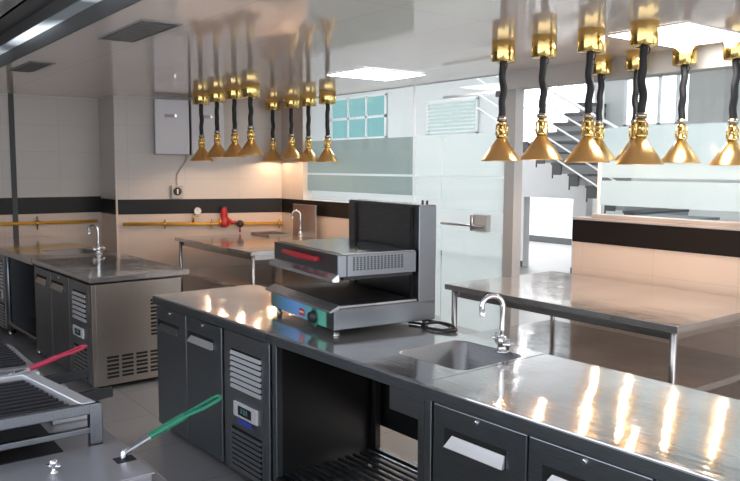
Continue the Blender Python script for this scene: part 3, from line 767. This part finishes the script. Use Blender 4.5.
# ------------------------------------------------------------------ cooking line
t = thing('cooking_range', 'steel cooking range body carrying grill, cookers and trays at lower left', 'range', (0, 0, 0))
MB().box(-3.62, -1.1, -.25, .715, .12, .80).build('body', 'side', t, .004)
MB().box(-3.64, -1.08, -.25, .732, .80, .822).build('worktop', 'cooksteel', t, .004)
for x in (-3.52, -1.2):
    for y in (-.15, .63): MB().cyl((x, y, 0), .022, .122, 12).build('foot', 'leg', t)
def cooker(label, x0, x1, y1, ztop, kx=None, slot=None):
    t = thing('pasta_cooker', label, 'cooker', ((x0+x1)/2, .2, .822), 0, 'pasta cookers on the cooking line')
    a = (x1-x0)/2; yb = y1-.2; zt = ztop-.822
    MB().box(-a, a, -.38, yb, 0, zt-.006).build('body', 'cooksteel', t, .004)
    ld = MB().box(-a-.004, a+.004, -.38, yb+.006, zt-.006, zt).build('lid', 'cooksteel', t, .002)
    if slot:
        sx, sy, sw = slot; MB().box(sx-(x0+x1)/2-.022, sx-(x0+x1)/2+.022, sy-.2-sw, sy-.2+sw, zt, zt+.001).build('slot', 'dark', ld)
    if kx:
        MB().lathe([(.0001, .034), (.009, .033), (.011, .026), (.009, .020), (.005, .015), (.005, .005), (.010, .002), (.010, 0)], (kx[0]-(x0+x1)/2, kx[1]-.2, zt), 16).tube([(kx[0]-(x0+x1)/2-.015, kx[1]-.2-.014, zt+.016), (kx[0]-(x0+x1)/2+.010, kx[1]-.2+.014, zt+.016)], .005, 8).build('knob', 'chrome', ld)
    return t
cooker('nearest steel cooker lid at the bottom left, with chrome knob and dark slot', -2.135, -1.857, .692, .852, (-2.005, .487), (-1.985, .664, .026))
cooker('far cooker lid with the red handle, beyond the grill rack', -3.04, -2.66, .60, .865, None, (-2.93, .55, .03))
def basket(label, mat, p0, p1, p2, w, mid=.42):
    """flat strip from the lid slot p0 to p1, vinyl-coated loop handle p1-p2"""
    t = thing('basket_handle', label, 'handle', p0); P0 = Vector((0, 0, 0)); P1 = Vector(p1)-Vector(p0); P2 = Vector(p2)-Vector(p0)
    d_ = (P2-P1).normalized(); side = d_.cross(Vector((0, 0, 1))).normalized()
    drop = Vector((0, 0, -.024)); base = Vector((0, 0, .018))
    MB().tube([base+drop*1.6, base, base+d_*.02], .010, 8).hexa([tuple(base-side*.012), tuple(base+side*.012), tuple(P1+side*.010), tuple(P1-side*.010)],
        [tuple(base-side*.012+Vector((0,0,.006))), tuple(base+side*.012+Vector((0,0,.006))), tuple(P1+side*.010+Vector((0,0,.007))), tuple(P1-side*.010+Vector((0,0,.007)))]).build('shaft', 'chrome', t)
    up = side.cross(d_).normalized(); R = (P2-P1).length
    q = MB()
    a = [P1+side*w*.55*s+up*.003 for s in (-1, 1)]; m_ = [P1+d_*R*.55+side*w*.55*s+up*.003 for s in (-1, 1)]
    loop = [a[0], m_[0], P1+d_*R*.75-side*w, P1+d_*R*.92-side*w]
    for i in range(7):
        an = PI*i/6; loop.append(P1+d_*(R*.95+w*math.sin(an))-side*w*math.cos(an))
    loop += [P1+d_*R*.92+side*w, P1+d_*R*.75+side*w, m_[1], a[1]]
    q.tube(loop, .0055, 8)
    q.hexa([tuple(P1-side*w*.7-up*.004), tuple(P1+side*w*.7-up*.004), tuple(P1+d_*R*.5+side*w*.8-up*.004), tuple(P1+d_*R*.5-side*w*.8-up*.004)],
           [tuple(P1-side*w*.7+up*.010), tuple(P1+side*w*.7+up*.010), tuple(P1+d_*R*.5+side*w*.8+up*.010), tuple(P1+d_*R*.5-side*w*.8+up*.010)])
    q.build('grip', mat, t, .002)
    return t
basket('green looped basket handle rising out of the nearest cooker lid', 'green', (-1.985, .662, .852), (-1.968, .730, .905), (-1.95, .925, .985), .016)
basket('red looped basket handle rising from the far cooker lid', 'redgrip', (-2.93, .572, .866), (-2.93, .640, .895), (-2.93, .838, .955), .016)

# grill rack
t = thing('grill_rack', 'open steel rack with black grill bars just behind the nearest cooker lid', 'grill', (-2.16, .655, .822))
fr = MB()
fr.box(-.012, .012, -.62, 0, .118, .148).box(-.010, .010, -.62, 0, .062, .080).box(-.012, .012, -.62, 0, .0, .012)
fr.box(-.014, .014, -.032, .004, 0, .148).box(-.014, .014, -.62, -.59, 0, .148)
fr.build('end_frame', 'salam', t, .003)
MB().hexa([(-.43, -.115, .118), (0, -.05, .118), (0, -.01, .118), (-.43, -.075, .118)], [(-.43, -.115, .150), (0, -.05, .150), (0, -.01, .150), (-.43, -.075, .150)]).build('side_rail', 'recess', t, .003)
MB().box(-.445, -.42, -.62, -.06, .115, .150).build('far_rail', 'recess', t, .003)
MB().box(-.43, -.01, -.62, -.13, .06, .07).build('drip_plate', 'iron', t)
gb = MB()
for k in range(11):
    x = -.40+k*.037; gb.box(x, x+.016, -.62, -.06-abs(x)*.13, .118, .138)
gb.build('grill_bar', 'iron', t, .003)
MB().box(-.43, -.014, -.62, -.10, .0, .02).build('base_tray', 'iron', t)
# two drawer-like trays beside the rack, with black handles
for i, (x, lab) in enumerate(((-2.49, 'black flat handle of the drip tray, nearer of two beside the grill rack'), (-2.765, 'black flat handle of the drip tray, farther of two beside the grill rack'))):
    t = thing('drip_tray', lab.replace('black flat handle of the drip tray', 'shallow steel drip tray with black flat handle'), 'tray', (x, .60, .822), 0, 'drip trays beside the grill rack')
    MB().box(-.16 if i == 0 else -.05, .02, .0, .125, .0, .038).build('tray', 'traysteel', t, .003)
    MB().hexa([(-.006, .03, .046), (.018, .03, .046), (.018, .195, .058), (-.006, .195, .058)], [(-.006, .03, .084), (.018, .03, .084), (.018, .195, .090), (-.006, .195, .090)]).build('handle', 'rubber', t, .003)
# far grate
t = thing('lava_grill', 'black barred grate at the far end of the cooking line', 'grill', (-3.32, .40, .822))
MB().box(-.22, .24, -.5, .30, 0, .045).build('body', 'cooksteel', t, .003)
gb = MB()
for k in range(10): gb.box(-.20+k*.042, -.18+k*.042, -.48, .27, .045, .058)
gb.build('grill_bar', 'iron', t, .002)

# ------------------------------------------------------------------ camera, world, light
F = 760.
cam = bpy.data.cameras.new('camera'); co = bpy.data.objects.new('camera', cam); COL.objects.link(co)
cam.sensor_fit = 'HORIZONTAL'; cam.sensor_width = 36; cam.lens = F/740*36; cam.clip_start = .05
pitch = math.atan(73/760); roll = math.radians(.3); yaw = math.atan(570/760)
fw = Vector((-math.cos(yaw)*math.cos(pitch), math.sin(yaw)*math.cos(pitch), -math.sin(pitch)))
rt = fw.cross(Vector((0, 0, 1))).normalized(); up = rt.cross(fw)
c, s = math.cos(roll), math.sin(roll)
r2 = c*rt+s*up; u2 = -s*rt+c*up
mat = Matrix((r2, u2, -fw)).transposed().to_4x4(); mat.translation = (0, 0, 1.64)
co.matrix_world = mat
sc = bpy.context.scene; sc.camera = co
w = bpy.data.worlds.new('world'); sc.world = w; w.use_nodes = True
w.node_tree.nodes['Background'].inputs[0].default_value = (.93, .95, 1, 1)
w.node_tree.nodes['Background'].inputs[1].default_value = 2.1
sc.view_settings.view_transform = 'Standard'; sc.view_settings.look = 'None'
sc.view_settings.exposure = .42; sc.view_settings.gamma = 1; sc.view_settings.use_curve_mapping = False
sc.cycles.max_bounces = 10; sc.cycles.transparent_max_bounces = 16; sc.cycles.sample_clamp_indirect = 4
